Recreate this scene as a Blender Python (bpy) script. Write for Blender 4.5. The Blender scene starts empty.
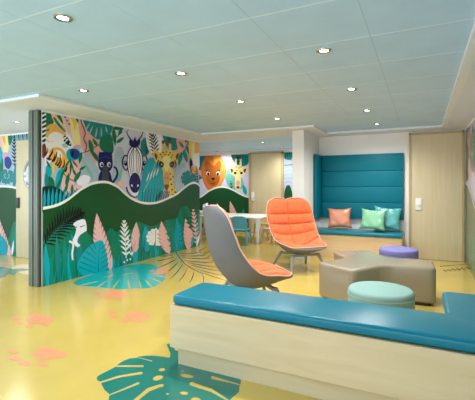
import bpy, bmesh, math, random
from mathutils import Vector, Matrix
from mathutils.geometry import tessellate_polygon
random.seed(7)
PI = math.pi
S = bpy.context.scene
COL = S.collection

# ------------------------------------------------------------------ camera
HC = 1.2
YAW = math.atan(184.5 / 376)
cam = bpy.data.objects.new('camera', bpy.data.cameras.new('camera'))
COL.objects.link(cam)
cam.location = (0, 0, HC)
cam.rotation_euler = (PI / 2, 0, YAW)
cam.data.sensor_width = 36
cam.data.lens = 376 / 475 * 36
cam.data.shift_y = -13 / 475
cam.data.clip_start = 0.02
S.camera = cam

# ------------------------------------------------------------------ light
w = bpy.data.worlds.new('world'); S.world = w; w.use_nodes = True
bg = w.node_tree.nodes['Background']
bg.inputs[0].default_value = (0.82, 0.92, 1.0, 1)
bg.inputs[1].default_value = 0.9

def area(name, loc, rot, sx, sy, power, col=(1, 1, 1)):
    l = bpy.data.lights.new(name, 'AREA'); l.shape = 'RECTANGLE'; l.size = sx; l.size_y = sy
    l.energy = power; l.color = col
    o = bpy.data.objects.new(name, l); COL.objects.link(o); o.location = loc; o.rotation_euler = rot
    return o
area('rear_ceiling_fill', (-1.6, -2.4, .9), (PI / 2 + 1.05, 0, 0), 7.5, 1.5, 230, (0.74, 0.88, 1.0))  # added fill lamp behind the camera, tilted up to brighten the ceiling
area('left_ceiling_fill', (-8.6, -.3, .9), (0, -(PI / 2 + .8), 0), 1.5, 4.5, 150, (0.74, 0.88, 1.0))  # second added fill, out of view at left, aimed up at the ceiling
DOWN_W = 36
S.view_settings.view_transform = 'Standard'
S.view_settings.look = 'None'
S.view_settings.gamma = 1
S.view_settings.use_curve_mapping = False
S.view_settings.exposure = 0.3

# ------------------------------------------------------------------ materials
def lin(c):
    c = c / 255
    return c / 12.92 if c <= 0.04045 else ((c + 0.055) / 1.055) ** 2.4
def rgb(t): return (lin(t[0]), lin(t[1]), lin(t[2]), 1)

def mat(name, c, rough=0.5, spec=0.5, bump=0, bscale=200, coat=0, emit=0, metal=0, coat_rough=0.08, sheen=0, vary=0, vscale=3):
    m = bpy.data.materials.new(name); m.use_nodes = True
    nt = m.node_tree; b = nt.nodes['Principled BSDF']
    b.inputs['Base Color'].default_value = rgb(c)
    b.inputs['Roughness'].default_value = rough
    b.inputs['Specular IOR Level'].default_value = spec
    b.inputs['Metallic'].default_value = metal
    b.inputs['Coat Weight'].default_value = coat
    b.inputs['Coat Roughness'].default_value = coat_rough
    b.inputs['Sheen Weight'].default_value = sheen
    if emit:
        b.inputs['Emission Color'].default_value = rgb(c); b.inputs['Emission Strength'].default_value = emit
    tc = nt.nodes.new('ShaderNodeTexCoord')
    if bump:
        n = nt.nodes.new('ShaderNodeTexNoise'); n.inputs['Scale'].default_value = bscale; n.inputs['Detail'].default_value = 3
        bp = nt.nodes.new('ShaderNodeBump'); bp.inputs['Strength'].default_value = bump; bp.inputs['Distance'].default_value = 0.01
        nt.links.new(tc.outputs['Object'], n.inputs['Vector'])
        nt.links.new(n.outputs['Fac'], bp.inputs['Height']); nt.links.new(bp.outputs['Normal'], b.inputs['Normal'])
    if vary:
        n = nt.nodes.new('ShaderNodeTexNoise'); n.inputs['Scale'].default_value = vscale; n.inputs['Detail'].default_value = 4
        nt.links.new(tc.outputs['Object'], n.inputs['Vector'])
        r = nt.nodes.new('ShaderNodeValToRGB')
        r.color_ramp.elements[0].position = 0.3; r.color_ramp.elements[1].position = 0.7
        r.color_ramp.elements[0].color = rgb([x * (1 - vary) for x in c]); r.color_ramp.elements[1].color = rgb([min(255, x * (1 + vary)) for x in c])
        nt.links.new(n.outputs['Fac'], r.inputs['Fac']); nt.links.new(r.outputs['Color'], b.inputs['Base Color'])
    return m

def wood(name, a, b_, scale, rough=0.4, coat=0):
    m = mat(name, a, rough, coat=coat); nt = m.node_tree; b = nt.nodes['Principled BSDF']
    tc = nt.nodes['Texture Coordinate']
    mp = nt.nodes.new('ShaderNodeMapping'); mp.inputs['Scale'].default_value = scale
    n = nt.nodes.new('ShaderNodeTexNoise'); n.inputs['Scale'].default_value = 1; n.inputs['Detail'].default_value = 6; n.inputs['Distortion'].default_value = 0.6
    r = nt.nodes.new('ShaderNodeValToRGB'); e = r.color_ramp.elements
    e[0].position = 0.32; e[1].position = 0.68; e[0].color = rgb(b_); e[1].color = rgb(a)
    nt.links.new(tc.outputs['Object'], mp.inputs['Vector']); nt.links.new(mp.outputs['Vector'], n.inputs['Vector'])
    nt.links.new(n.outputs['Fac'], r.inputs['Fac']); nt.links.new(r.outputs['Color'], b.inputs['Base Color'])
    return m

M = dict(
    floor=mat('yellow_vinyl', (208, 180, 92), 0.2, 0.5, bump=0.012, bscale=6, coat=0.25, coat_rough=0.12, vary=0.03, vscale=1.5),
    ceil=mat('teal_ceiling', (184, 214, 244), 0.6, 0.3, vary=0.015, vscale=4),
    ceil_light=mat('ceiling_joint_light', (218, 234, 246), 0.6), ceil_dark=mat('ceiling_joint_dark', (166, 194, 214), 0.6),
    white=mat('white_paint', (234, 232, 230), 0.6, 0.3, bump=0.02, bscale=40),
    trim=mat('white_trim', (228, 233, 238), 0.45), soffit=mat('cool_white_ceiling_paint', (222, 228, 240), 0.6, 0.3),
    door=wood('maple_door', (212, 197, 160), (205, 189, 150), (24, 24, 1.6), 0.4),
    doorframe=wood('maple_frame', (188, 168, 122), (176, 154, 110), (20, 20, 1.5), 0.4),
    maple=wood('maple_bench', (224, 198, 158), (214, 185, 142), (1.6, 3, 16), 0.35),
    plinth=wood('maple_plinth', (218, 194, 152), (208, 182, 138), (1.6, 3, 16), 0.4),
    teal=mat('teal_vinyl', (0, 116, 136), 0.3, 0.35, bump=0.08, bscale=160),
    teal_dark=mat('deep_teal_fabric', (0, 108, 126), 0.5, 0.2, bump=0.06, bscale=160),
    seam=mat('teal_seam', (2, 72, 88), 0.6),
    greymetal=mat('grey_green_jamb', (98, 106, 92), 0.4, 0.5),
    groove=mat('dark_groove', (52, 60, 54), 0.5),
    grey=mat('grey_shell', (112, 112, 114), 0.75, 0.3, bump=0.1, bscale=300),
    greyleg=mat('grey_leg', (150, 150, 148), 0.5),
    piping=mat('pale_piping', (226, 176, 150), 0.6),
    orange=mat('orange_wool', (226, 112, 66), 0.8, 0.2, bump=0.12, bscale=350, sheen=0.2),
    beige=mat('beige_leatherette', (148, 137, 116), 0.25, 0.9, bump=0.05, bscale=220),
    mint=mat('mint_fabric', (136, 172, 166), 0.7, 0.3, bump=0.1, bscale=300),
    lilac=mat('lilac_fabric', (128, 124, 186), 0.6, 0.3, bump=0.1, bscale=300),
    satin_o=mat('orange_satin', (206, 132, 98), 0.26, 0.9, bump=0.35, bscale=9),
    satin_g=mat('green_satin', (122, 190, 148), 0.25, 0.9, bump=0.35, bscale=9),
    satin_t=mat('teal_satin', (82, 172, 170), 0.26, 0.9, bump=0.35, bscale=9),
    plast_w=mat('white_plastic', (240, 240, 236), 0.35), plast_b=mat('blue_plastic', (84, 160, 184), 0.4),
    plast_p=mat('blush_plastic', (196, 160, 142), 0.5), plast_o=mat('apricot_plastic', (214, 180, 128), 0.5),
    chrome=mat('chrome', (200, 200, 200), 0.22, metal=1), lamp=mat('lamp_glow', (255, 250, 238), 0.5, emit=14),
    glass=mat('porthole_glass', (196, 204, 206), 0.15, coat=0.5), dark=mat('dark_fitting', (40, 46, 44), 0.5),
    handle=mat('white_plate', (238, 236, 230), 0.4), cab=wood('yellow_maple', (216, 196, 128), (206, 182, 112), (2, 2, 12), 0.4),
)
PAL = dict(lav=(214, 210, 236), pale=(242, 236, 250), grey=(170, 188, 206), dk=(12, 52, 48), green=(14, 112, 78), dgreen=(16, 76, 52),
           hill=(20, 78, 38), teal=(16, 130, 132), turq=(6, 166, 184), white=(240, 238, 238), pink=(240, 186, 184), rose=(232, 168, 164),
           or_=(240, 178, 84), yel=(234, 202, 96), cream=(240, 226, 160), navy=(18, 12, 92), black=(14, 18, 30), blue=(28, 62, 140),
           lilac=(208, 168, 204), brown=(120, 60, 28), lion=(206, 118, 48), lionr=(226, 150, 70), liond=(170, 92, 30), tan=(214, 160, 108),
           wave=(238, 240, 234), coral=(240, 158, 112), ftur=(30, 178, 176), fteal=(24, 122, 108), fgreen=(66, 84, 24), fgrey=(112, 146, 130),
           fpale=(236, 214, 180), foli=(2, 122, 92), foli2=(2, 138, 118), mint=(120, 190, 176), jung=(30, 88, 62), slate=(60, 66, 80))
AM = {}
def artmat(k, gloss):
    key = (k, gloss)
    if key not in AM:
        if gloss == 'floor': AM[key] = mat('floor_print_' + k, PAL[k], 0.2, 0.5, coat=0.25, coat_rough=0.12)
        elif gloss == 'gloss': AM[key] = mat('gloss_print_' + k, PAL[k], 0.2, 0.5, coat=0.25, coat_rough=0.05)
        else: AM[key] = mat('wall_print_' + k, PAL[k], 0.25, 0.3, coat=0.03, coat_rough=0.06)
    return AM[key]

# ------------------------------------------------------------------ object helpers
def link(name, me, m=None, parent=None):
    o = bpy.data.objects.new(name, me); COL.objects.link(o)
    if m is not None and me is not None:
        for x in (m if isinstance(m, (list, tuple)) else [m]): me.materials.append(x)
    if parent: o.parent = parent
    return o
def obj(name, bm, m, parent=None, smooth=True, angle=35):
    bmesh.ops.recalc_face_normals(bm, faces=bm.faces)
    me = bpy.data.meshes.new(name); bm.to_mesh(me); bm.free()
    if smooth:
        for p in me.polygons: p.use_smooth = True
        try: me.set_sharp_from_angle(angle=math.radians(angle))
        except Exception: pass
    return link(name, me, m, parent)
def thing(name, label, cat, loc=(0, 0, 0), rz=0, group=None):
    o = bpy.data.objects.new(name, None); COL.objects.link(o); o.location = loc; o.rotation_euler = (0, 0, rz)
    o.empty_display_size = 0.1
    o['label'] = label; o['category'] = cat
    if group: o['group'] = group
    return o
def tag(o, label, cat, group=None):
    o['label'] = label; o['category'] = cat
    if group: o['group'] = group
    return o
def struct(name, bm, m, parent=None, smooth=False):
    o = obj(name, bm, m, parent, smooth)
    if not parent: o['kind'] = 'structure'
    return o
def dup(root, loc, rz, label, group=None):
    r = root.copy(); COL.objects.link(r); r.location = loc; r.rotation_euler = (0, 0, rz); r['label'] = label
    if group: r['group'] = group
    for ch in list(root.children):
        c = ch.copy(); COL.objects.link(c); c.parent = r
        for g in list(ch.children):
            d = g.copy(); COL.objects.link(d); d.parent = c
    return r
def box(bm, x0, x1, y0, y1, z0, z1, bev=0, seg=2, mi=0, M4=None):
    vs = [bm.verts.new((x, y, z)) for x in (x0, x1) for y in (y0, y1) for z in (z0, z1)]
    fs = [(0, 1, 3, 2), (4, 6, 7, 5), (0, 4, 5, 1), (2, 3, 7, 6), (0, 2, 6, 4), (1, 5, 7, 3)]
    faces = [bm.faces.new([vs[i] for i in f]) for f in fs]
    for f in faces: f.material_index = mi
    if bev:
        es = list({e for f in faces for e in f.edges})
        r = bmesh.ops.bevel(bm, geom=es, offset=bev, segments=seg, profile=0.5, affect='EDGES')
        vs = list({v for f in r['faces'] for v in f.verts} | {v for v in vs if v.is_valid})
    if M4: bmesh.ops.transform(bm, matrix=M4, verts=[v for v in vs if v.is_valid])
    return bm
def nb(): return bmesh.new()
def bx(*a, **k): return box(nb(), *a, **k)
def prism(bm, pts, z0, z1, bev=0, seg=4, mi=0):
    """extrude a closed xy outline from z0 to z1, rounding the top and bottom rims"""
    lo = [bm.verts.new((x, y, z0)) for x, y in pts]; hi = [bm.verts.new((x, y, z1)) for x, y in pts]
    n = len(pts); f1 = bm.faces.new(lo[::-1]); f2 = bm.faces.new(hi)
    for i in range(n): bm.faces.new((lo[i], lo[(i + 1) % n], hi[(i + 1) % n], hi[i]))
    if bev:
        bmesh.ops.recalc_face_normals(bm, faces=bm.faces)
        es = [e for e in bm.edges if len({v.co.z for v in e.verts}) == 1]
        bmesh.ops.bevel(bm, geom=es, offset=bev, segments=seg, profile=0.5, affect='EDGES')
    return bm
def rounded(pts, r, seg=5):
    """round the corners of an outline"""
    out = []; n = len(pts)
    for i in range(n):
        p = Vector(pts[i]); a = Vector(pts[i - 1]); b = Vector(pts[(i + 1) % n])
        ra = r[i] if isinstance(r, (list, tuple)) else r
        if ra <= 0: out.append(tuple(p)); continue
        da = (a - p); db = (b - p); t = min(ra, da.length * .48, db.length * .48)
        s = p + da.normalized() * t; e = p + db.normalized() * t
        for k in range(seg + 1):
            u = k / seg; q = s * (1 - u) ** 2 + p * 2 * u * (1 - u) + e * u * u
            out.append((q.x, q.y))
    return out
def taper(bm, p0, p1, s0, s1, bev=0.004, mi=0):
    """square tapered bar from p0 (half sizes s0) to p1 (half sizes s1)"""
    a = Vector(p0); b = Vector(p1); lo = []; hi = []
    for dx, dy in ((-1, -1), (1, -1), (1, 1), (-1, 1)):
        lo.append(bm.verts.new(a + Vector((dx * s0[0], dy * s0[1], 0)))); hi.append(bm.verts.new(b + Vector((dx * s1[0], dy * s1[1], 0))))
    fs = [bm.faces.new(lo[::-1]), bm.faces.new(hi)]
    for i in range(4): fs.append(bm.faces.new((lo[i], lo[(i + 1) % 4], hi[(i + 1) % 4], hi[i])))
    if bev: bmesh.ops.bevel(bm, geom=list({e for f in fs for e in f.edges}), offset=bev, segments=2, profile=0.5, affect='EDGES')
    return bm
def lathe(bm, prof, n=48, c=(0, 0), mi=0):
    rings = []
    for r, z in prof:
        if r < 1e-6: rings.append([bm.verts.new((c[0], c[1], z))])
        else: rings.append([bm.verts.new((c[0] + r * math.cos(2 * PI * i / n), c[1] + r * math.sin(2 * PI * i / n), z)) for i in range(n)])
    for A, B in zip(rings, rings[1:]):
        for i in range(n):
            j = (i + 1) % n
            if len(A) == 1 and len(B) == 1: continue
            if len(A) == 1: f = bm.faces.new((A[0], B[i], B[j]))
            elif len(B) == 1: f = bm.faces.new((A[i], B[0], A[j]))
            else: f = bm.faces.new((A[i], B[i], B[j], A[j]))
            f.material_index = mi
    return bm

# ------------------------------------------------------------------ flat printed art (murals, floor graphics)
FW = Vector((-math.sin(YAW), math.cos(YAW), 0)); RT = Vector((math.cos(YAW), math.sin(YAW), 0))
def ray(u, v): return FW + RT * ((u - 237.5) / 376) + Vector((0, 0, (187 - v) / 376))
def clip_rect(pts, r):
    for ax, lim, sg in ((0, r[0], 1), (0, r[1], -1), (1, r[2], 1), (1, r[3], -1)):
        out = []
        for i in range(len(pts)):
            a = pts[i - 1]; b = pts[i]; ia = (a[ax] - lim) * sg >= 0; ib = (b[ax] - lim) * sg >= 0
            if ia != ib:
                t = (lim - a[ax]) / (b[ax] - a[ax]); out.append((a[0] + (b[0] - a[0]) * t, a[1] + (b[1] - a[1]) * t))
            if ib: out.append(b)
        pts = out
        if len(pts) < 3: return []
    return pts
def smooth_loop(p, k=4):
    n = len(p); o = []
    for i in range(n):
        a, b, c, d = p[i - 1], p[i], p[(i + 1) % n], p[(i + 2) % n]
        for j in range(k):
            t = j / k
            o.append(tuple(.5 * (2 * b[q] + (c[q] - a[q]) * t + (2 * a[q] - 5 * b[q] + 4 * c[q] - d[q]) * t * t + (3 * b[q] - a[q] - 3 * c[q] + d[q]) * t ** 3) for q in (0, 1)))
    return o
def smooth_open(p, k=4):
    q = [(2 * p[0][0] - p[1][0], 2 * p[0][1] - p[1][1])] + list(p) + [(2 * p[-1][0] - p[-2][0], 2 * p[-1][1] - p[-2][1])]
    o = []
    for i in range(1, len(q) - 2):
        a, b, c, d = q[i - 1:i + 3]
        for j in range(k):
            t = j / k
            o.append(tuple(.5 * (2 * b[z] + (c[z] - a[z]) * t + (2 * a[z] - 5 * b[z] + 4 * c[z] - d[z]) * t * t + (3 * b[z] - a[z] - 3 * c[z] + d[z]) * t ** 3) for z in (0, 1)))
    o.append(p[-1]); return o
class Art:
    """layers of flat print on one plane; pts are read off the photograph and laid on the real plane (mode px) or given in plane metres"""
    def __init__(s, axis, val, sign, rect, gloss='wall', step=0.00005):
        s.axis, s.val, s.sign, s.rect, s.gloss, s.step = axis, val, sign, rect, gloss, step
        s.k = 1; s.bm = bmesh.new(); s.mats = []; s.px = True
    def plane(s, p):
        if not s.px: return p
        d = ray(*p); o = Vector((0, 0, HC)); t = (s.val - o[s.axis]) / d[s.axis]; q = o + d * t
        return (q.y, q.z) if s.axis == 0 else (q.x, q.z) if s.axis == 1 else (q.x, q.y)
    def poly(s, c, pts, sm=False):
        if sm: pts = smooth_loop(pts)
        p = clip_rect([s.plane(q) for q in pts], s.rect)
        cl = []
        for q in p:
            if not cl or abs(q[0] - cl[-1][0]) + abs(q[1] - cl[-1][1]) > 1e-5: cl.append(q)
        if len(cl) > 2 and abs(cl[0][0] - cl[-1][0]) + abs(cl[0][1] - cl[-1][1]) < 1e-5: cl.pop()
        if len(cl) < 3: return
        h = s.val + s.sign * s.step * s.k; s.k += 1
        if s.axis == 0: v3 = [Vector((h, a, b)) for a, b in cl]
        elif s.axis == 1: v3 = [Vector((a, h, b)) for a, b in cl]
        else: v3 = [Vector((a, b, h)) for a, b in cl]
        if c not in s.mats: s.mats.append(c)
        vs = [s.bm.verts.new(v) for v in v3]
        N = Vector([s.sign if i == s.axis else 0 for i in range(3)])
        for t in tessellate_polygon([v3]):
            if len(set(t)) < 3: continue
            a, b, d = [v3[i] for i in t]
            nn = (b - a).cross(d - a)
            if nn.length < 1e-10: continue
            if nn.dot(N) < 0: t = (t[0], t[2], t[1])
            try: f = s.bm.faces.new([vs[i] for i in t]); f.material_index = s.mats.index(c)
            except ValueError: pass
    def blob(s, c, pts): s.poly(c, pts, True)
    def ell(s, c, x, y, rx, ry, rot=0, n=20):
        r = math.radians(rot)
        s.poly(c, [(x + rx * math.cos(a) * math.cos(r) - ry * math.sin(a) * math.sin(r), y + rx * math.cos(a) * math.sin(r) + ry * math.sin(a) * math.cos(r)) for a in [2 * PI * i / n for i in range(n)]])
    def line(s, c, pts, wd, w1=None, sm=True):
        if sm and len(pts) > 2: pts = smooth_open(pts)
        w1 = wd if w1 is None else w1; L = []; Rr = []; n = len(pts)
        for i, p in enumerate(pts):
            a = pts[max(0, i - 1)]; b = pts[min(n - 1, i + 1)]; dx, dy = b[0] - a[0], b[1] - a[1]; l = math.hypot(dx, dy) or 1
            h = (wd + (w1 - wd) * i / (n - 1)) / 2; L.append((p[0] - dy / l * h, p[1] + dx / l * h)); Rr.append((p[0] + dy / l * h, p[1] - dx / l * h))
        s.poly(c, L + Rr[::-1])
    def leaf(s, c, x0, y0, x1, y1, wd, bend=0, n=8):
        dx, dy = x1 - x0, y1 - y0; l = math.hypot(dx, dy); nx, ny = -dy / l, dx / l; A = []; B = []
        for i in range(n + 1):
            t = i / n; h = wd / 2 * math.sin(PI * t ** 0.8) ** 0.9; cc = bend * math.sin(PI * t)
            A.append((x0 + dx * t + nx * (cc + h), y0 + dy * t + ny * (cc + h))); B.append((x0 + dx * t + nx * (cc - h), y0 + dy * t + ny * (cc - h)))
        s.poly(c, A + B[-2:0:-1])
    def frond(s, c, x0, y0, x1, y1, n, ln, wd, ang=50, bend=0, stem=0.6, side=(1, -1), t0=0.08):
        dx, dy = x1 - x0, y1 - y0; l = math.hypot(dx, dy); ux, uy = dx / l, dy / l; nx, ny = -uy, ux
        P = [(x0 + dx * t + nx * bend * math.sin(PI * t), y0 + dy * t + ny * bend * math.sin(PI * t)) for t in [i / 10 for i in range(11)]]
        if stem: s.line(c, P, stem, stem * .4, sm=False)
        for i in range(n):
            t = t0 + (1 - t0) * i / (n - 1) if n > 1 else .5
            bx_, by_ = x0 + dx * t + nx * bend * math.sin(PI * t), y0 + dy * t + ny * bend * math.sin(PI * t)
            L = ln * (math.sin(PI * (0.12 + 0.8 * t)) ** 0.7)
            for sg in side:
                a = math.radians(ang * (1 - .45 * t)) * sg
                vx, vy = ux * math.cos(a) - uy * math.sin(a), ux * math.sin(a) + uy * math.cos(a)
                s.leaf(c, bx_, by_, bx_ + vx * L, by_ + vy * L, wd, bend=-sg * L * .08, n=5)
    def banana(s, c, slit, x0, y0, x1, y1, wd, n=6, bend=0):
        """a broad leaf with a mid rib and slits cut in from the margin"""
        s.leaf(c, x0, y0, x1, y1, wd, bend, n=12)
        dx, dy = x1 - x0, y1 - y0; l = math.hypot(dx, dy); ux, uy = dx / l, dy / l; nx, ny = -uy, ux
        for i in range(n):
            t = .2 + .62 * i / (n - 1)
            h = wd / 2 * math.sin(PI * t ** .8) ** .9; cc = bend * math.sin(PI * t)
            for sg in (1, -1):
                px_, py_ = x0 + dx * t + nx * (cc + sg * h * .5), y0 + dy * t + ny * (cc + sg * h * .5)
                qx, qy = x0 + dx * (t + .1) + nx * (cc + sg * h * 1.15), y0 + dy * (t + .1) + ny * (cc + sg * h * 1.15)
                s.line(slit, [(px_, py_), (qx, qy)], l * .004, l * .02, sm=False)
    def monstera(s, c, hole, x, y, r, deg, lobes=5, sq=1.0, slit=.5, holes=True):
        """heart-shaped leaf, deep rounded slits between its lobes; deg is the direction of its tip"""
        A = math.radians(deg); pts = []; side = []
        n = lobes; a0, a1 = math.radians(8), math.radians(158)
        for i in range(n):
            s0 = a0 + (a1 - a0) * i / n; s1 = a0 + (a1 - a0) * (i + 1) / n; g = (s1 - s0) * .045
            R = r * (1 - .12 * abs(i - 1) / n)
            for j in range(7):
                u = j / 6; th = s0 + g + (s1 - s0 - 2 * g) * u
                side.append((th, R * (.9 + .1 * math.sin(PI * u)) * (1.06 if i == 0 else 1)))
            if i < n - 1: side.append((s1 - .02, r * slit)); 
        full = [(0, r * 1.12)] + side + [(math.radians(172), r * .8), (math.radians(180), r * .3)] + [(-a, q) for a, q in [(math.radians(172), r * .8)] + side[::-1]]
        for th, q in full: pts.append((x + q * math.cos(A + th), y + q * math.sin(A + th) * sq))
        s.poly(c, pts)
        if holes:
            for i in range(n):
                th = a0 + (a1 - a0) * (i + .5) / n
                for sg in (1, -1):
                    q0, q1 = r * .2, r * .44
                    s.leaf(hole, x + q0 * math.cos(A + sg * th), y + q0 * math.sin(A + sg * th) * sq, x + q1 * math.cos(A + sg * th), y + q1 * math.sin(A + sg * th) * sq, r * .07)
    def build(s, name, parent):
        me = bpy.data.meshes.new(name); s.bm.to_mesh(me); s.bm.free()
        return link(name, me, [artmat(k, s.gloss) if k != 'floorbase' else M['floor'] for k in s.mats], parent)

# ================================================================== STRUCTURE
ZC = 2.13
floor = struct('floor', bx(-9.2, 2.0, -3.2, 9.4, -0.1, 0), M['floor'])

# ceiling: recessed teal panel field with its joints
bm = nb(); box(bm, -9.2, 2.0, -3.2, 9.4, 2.155, 2.25)
y = -3.0
for i in range(22):
    yy = 1.94 - .565 * 8 + .565 * i
    box(bm, -9, .3, yy - .0045, yy + .0045, 2.1545, 2.156, mi=1)
for i in range(-1, 16):
    xx = -.293 - .58 * i
    box(bm, xx - .0025, xx + .0025, -3, 9.0, 2.1545, 2.156, mi=2 if i in (0, 1) else 0)
ceiling = struct('ceiling', bm, [M['ceil'], M['ceil_light'], M['ceil_dark']])

# dropped white border round the field
bm = nb()
for a in ((-9.2, -3.54, 2.58, 6.66), (-3.54, -1.515, 5.72, 6.66), (-2.0, -1.515, 6.66, 9.2), (-1.515, .31, 6.6, 7.1), (.3, 1.0, -3.2, 7.1), (-9.2, -2.0, 8.95, 9.3)):
    box(bm, a[0], a[1], a[2], a[3], ZC, 2.16)
struct('trim_1', bm, M['soffit'])
# bright stepped edge of the border
bm = nb(); T = .045
def strip(x0, x1, y0, y1): box(bm, x0, x1, y0, y1, ZC - .006, ZC + .024, bev=.002, seg=1)
strip(-9.2, -3.51, 2.55, 2.58 + T); strip(-3.54 - T, -3.51, 2.58 + T, 5.72)
strip(-3.51, -1.485, 5.69, 5.72 + T); strip(-1.515 - T, -1.485, 5.72 + T, 6.6 + T); strip(-1.485, .3 + T, 6.57, 6.6 + T); strip(.27, .3 + T, -3.2, 6.57)
strip(-9.2, -2.0, 6.62, 6.69); strip(-9.2, -2.0, 8.92, 8.99)
struct('trim_2', bm, M['trim'])

# walls
struct('wall_back', bx(-1.8, .75, 7.0, 7.12, 0, 2.2), M['white'])
struct('wall_right', bx(.625, .75, -3.2, 7.0, 0, 2.2), M['white'])
bm = nb(); box(bm, -1.93, -1.735, 6.0, 9.13, 0, ZC + .02); struct('wall_pillar', bm, M['white'])
wall_far = struct('wall_far', bx(-9.2, -1.735, 9.13, 9.25, 0, 2.2), M['white'])
wall_left = struct('wall_left', bx(-9.2, -4.35, 4.15, 4.27, 0, 2.2), M['white'])

# partition wall with grey-green sliding jamb
bm = nb(); box(bm, -4.29, -4.11, 3.028, 6.58, 0, ZC)
part = struct('wall_partition', bm, M['white'])
bm = nb()
for i in range(4):
    x0 = -4.30 + i * .0465
    box(bm, x0, x0 + .036, 2.985 - .008 * (i % 2), 3.027, 0.0, ZC - .005, bev=.004, seg=1, mi=0)
box(bm, -4.298, -4.118, 3.0, 3.026, 0.0, ZC - .01, mi=1)
struct('trim_3', bm, [M['greymetal'], M['groove']])
# raised white band over the partition
struct('trim_4', bx(-4.13, -4.098, 3.03, 6.6, 2.108, ZC, bev=.002, seg=1), M['trim'])
# skirting on the white walls
struct('baseboard_back', bx(-.26, -.2, 6.985, 7.0, 0, .06), M['trim'])

# door in the back wall
d1 = struct('door_1', bx(-.17, .575, 6.965, 7.0, .005, 2.07), M['door'])
bm = nb(); box(bm, -.20, -.165, 6.95, 7.0, 0, 2.105, bev=.003, seg=1); box(bm, .57, .605, 6.95, 7.0, 0, 2.105, bev=.003, seg=1); box(bm, -.20, .605, 6.95, 7.0, 2.07, 2.105, bev=.003, seg=1)
struct('trim_5', bm, M['doorframe'])
def plate(par, x, y, z, w_, h_):
    p = obj('handle_plate', bx(x - w_ / 2, x + w_ / 2, y - .018, y, z - h_ / 2, z + h_ / 2, bev=.006, seg=2), M['handle'], par)
    b = nb(); box(b, x - w_ * .3, x + w_ * .3, y - .034, y - .016, z - h_ * .12, z + h_ * .04, bev=.004); obj('door_handle', b, M['trim'], p)
plate(d1, -.05, 6.965, .915, .095, .20)

# door in the far wall
d2 = struct('door_2', bx(-4.07, -3.215, 9.09, 9.13, .005, 2.07), M['door'])
bm = nb(); box(bm, -4.12, -4.065, 9.07, 9.13, 0, 2.1); box(bm, -3.22, -3.165, 9.07, 9.13, 0, 2.1); box(bm, -4.12, -3.165, 9.07, 9.13, 2.06, 2.1)
struct('trim_6', bm, M['doorframe'])
plate(d2, -4.0, 9.09, .95, .09, .23)

# door behind the partition, with round window
bm = bx(-6.24, -5.25, 4.11, 4.148, .005, 1.99)
d3 = struct('door_3', bm, M['door'])
bm = nb(); box(bm, -6.205, -6.14, 4.085, 4.11, .84, 1.02, bev=.006); obj('door_handle', bm, M['dark'], d3)
def ring_y(bm, cx, cz, y0, prof, n=40):
    rings = [[bm.verts.new((cx + r * math.cos(2 * PI * i / n), y0 + dy, cz + r * math.sin(2 * PI * i / n))) for i in range(n)] for r, dy in prof]
    for A, B in zip(rings, rings[1:]):
        for i in range(n): bm.faces.new((A[i], A[(i + 1) % n], B[(i + 1) % n], B[i]))
    return rings
bm = nb(); ring_y(bm, -5.76, 1.41, 4.11, [(.27, 0), (.27, -.02), (.255, -.03), (.23, -.03), (.215, -.012), (.215, 0)])
pr = obj('porthole_frame', bm, M['chrome'], d3)
bm = nb(); rr = ring_y(bm, -5.76, 1.41, 4.11, [(.215, -.008), (.12, -.01)]); bm.faces.new(rr[-1]); obj('porthole_pane', bm, M['glass'], pr)

# ------------------------------------------------------------------ mural on the partition
A = Art(0, -4.11, 1, (3.03, 6.58, 0.0, 2.105))
A.px = False; A.poly('lav', [(3, 0), (6.7, 0), (6.7, 2.2), (3, 2.2)]); A.px = True
# background fields
A.blob('pale', [(46, 130), (60, 128), (72, 140), (74, 160), (60, 172), (46, 168)])
A.blob('rose', [(78, 116), (84, 126), (95, 136), (100, 148), (97, 162), (90, 160), (84, 152), (80, 140)])
A.blob('pink', [(63, 113), (73, 114), (76, 124), (70, 134), (66, 126)])
A.blob('grey', [(46, 168), (60, 160), (76, 168), (80, 186), (60, 200), (44, 204)])
A.blob('pink', [(64, 168), (76, 160), (82, 166), (76, 178), (70, 192), (62, 190)])
A.blob('grey', [(84, 154), (92, 158), (99, 172), (96, 186), (84, 184), (80, 172)])
A.leaf('mint', 84, 162, 94, 180, 3)
A.blob('pale', [(77, 180), (83, 175), (90, 177), (88, 184), (80, 188)])
A.blob('pink', [(74, 186), (82, 186), (78, 193), (72, 196)])
# striped edge at the left
A.poly('teal', [(41, 106), (46, 107), (45.5, 142), (42, 142)])
for i in range(7): A.poly('pale', [(41, 111 + i * 4.6), (46, 108.5 + i * 4.6), (46, 110.4 + i * 4.6), (41, 113 + i * 4.6)])
for i in range(7): A.poly('dk', [(41, 113.4 + i * 4.6), (46, 110.8 + i * 4.6), (46, 112.4 + i * 4.6), (41, 115 + i * 4.6)])
# green and orange plumage
A.poly('green', [(46, 108), (52, 109), (55, 120), (51, 127), (46, 129)])
A.blob('or_', [(46, 128), (51, 124), (58, 125), (64, 131), (66, 136), (56, 137), (47, 138)])
A.blob('pink', [(50, 109), (53, 110), (58, 121), (66, 131), (60, 129), (53, 120)])
A.blob('teal', [(53, 117), (58, 120), (66, 132), (60, 128), (55, 122)])
A.blob('yel', [(52, 110), (56, 111), (62, 122), (66, 131), (60, 124), (55, 117)])
A.blob('green', [(55, 111), (58, 112), (62, 119), (63, 124), (58, 118)])
for p in ((63, 114), (65, 117), (67, 120.5), (69, 124)): A.ell('dk', p[0], p[1], 1.3, .7, 40, 8)
A.leaf('teal', 46, 131, 50, 129, 2)
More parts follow.
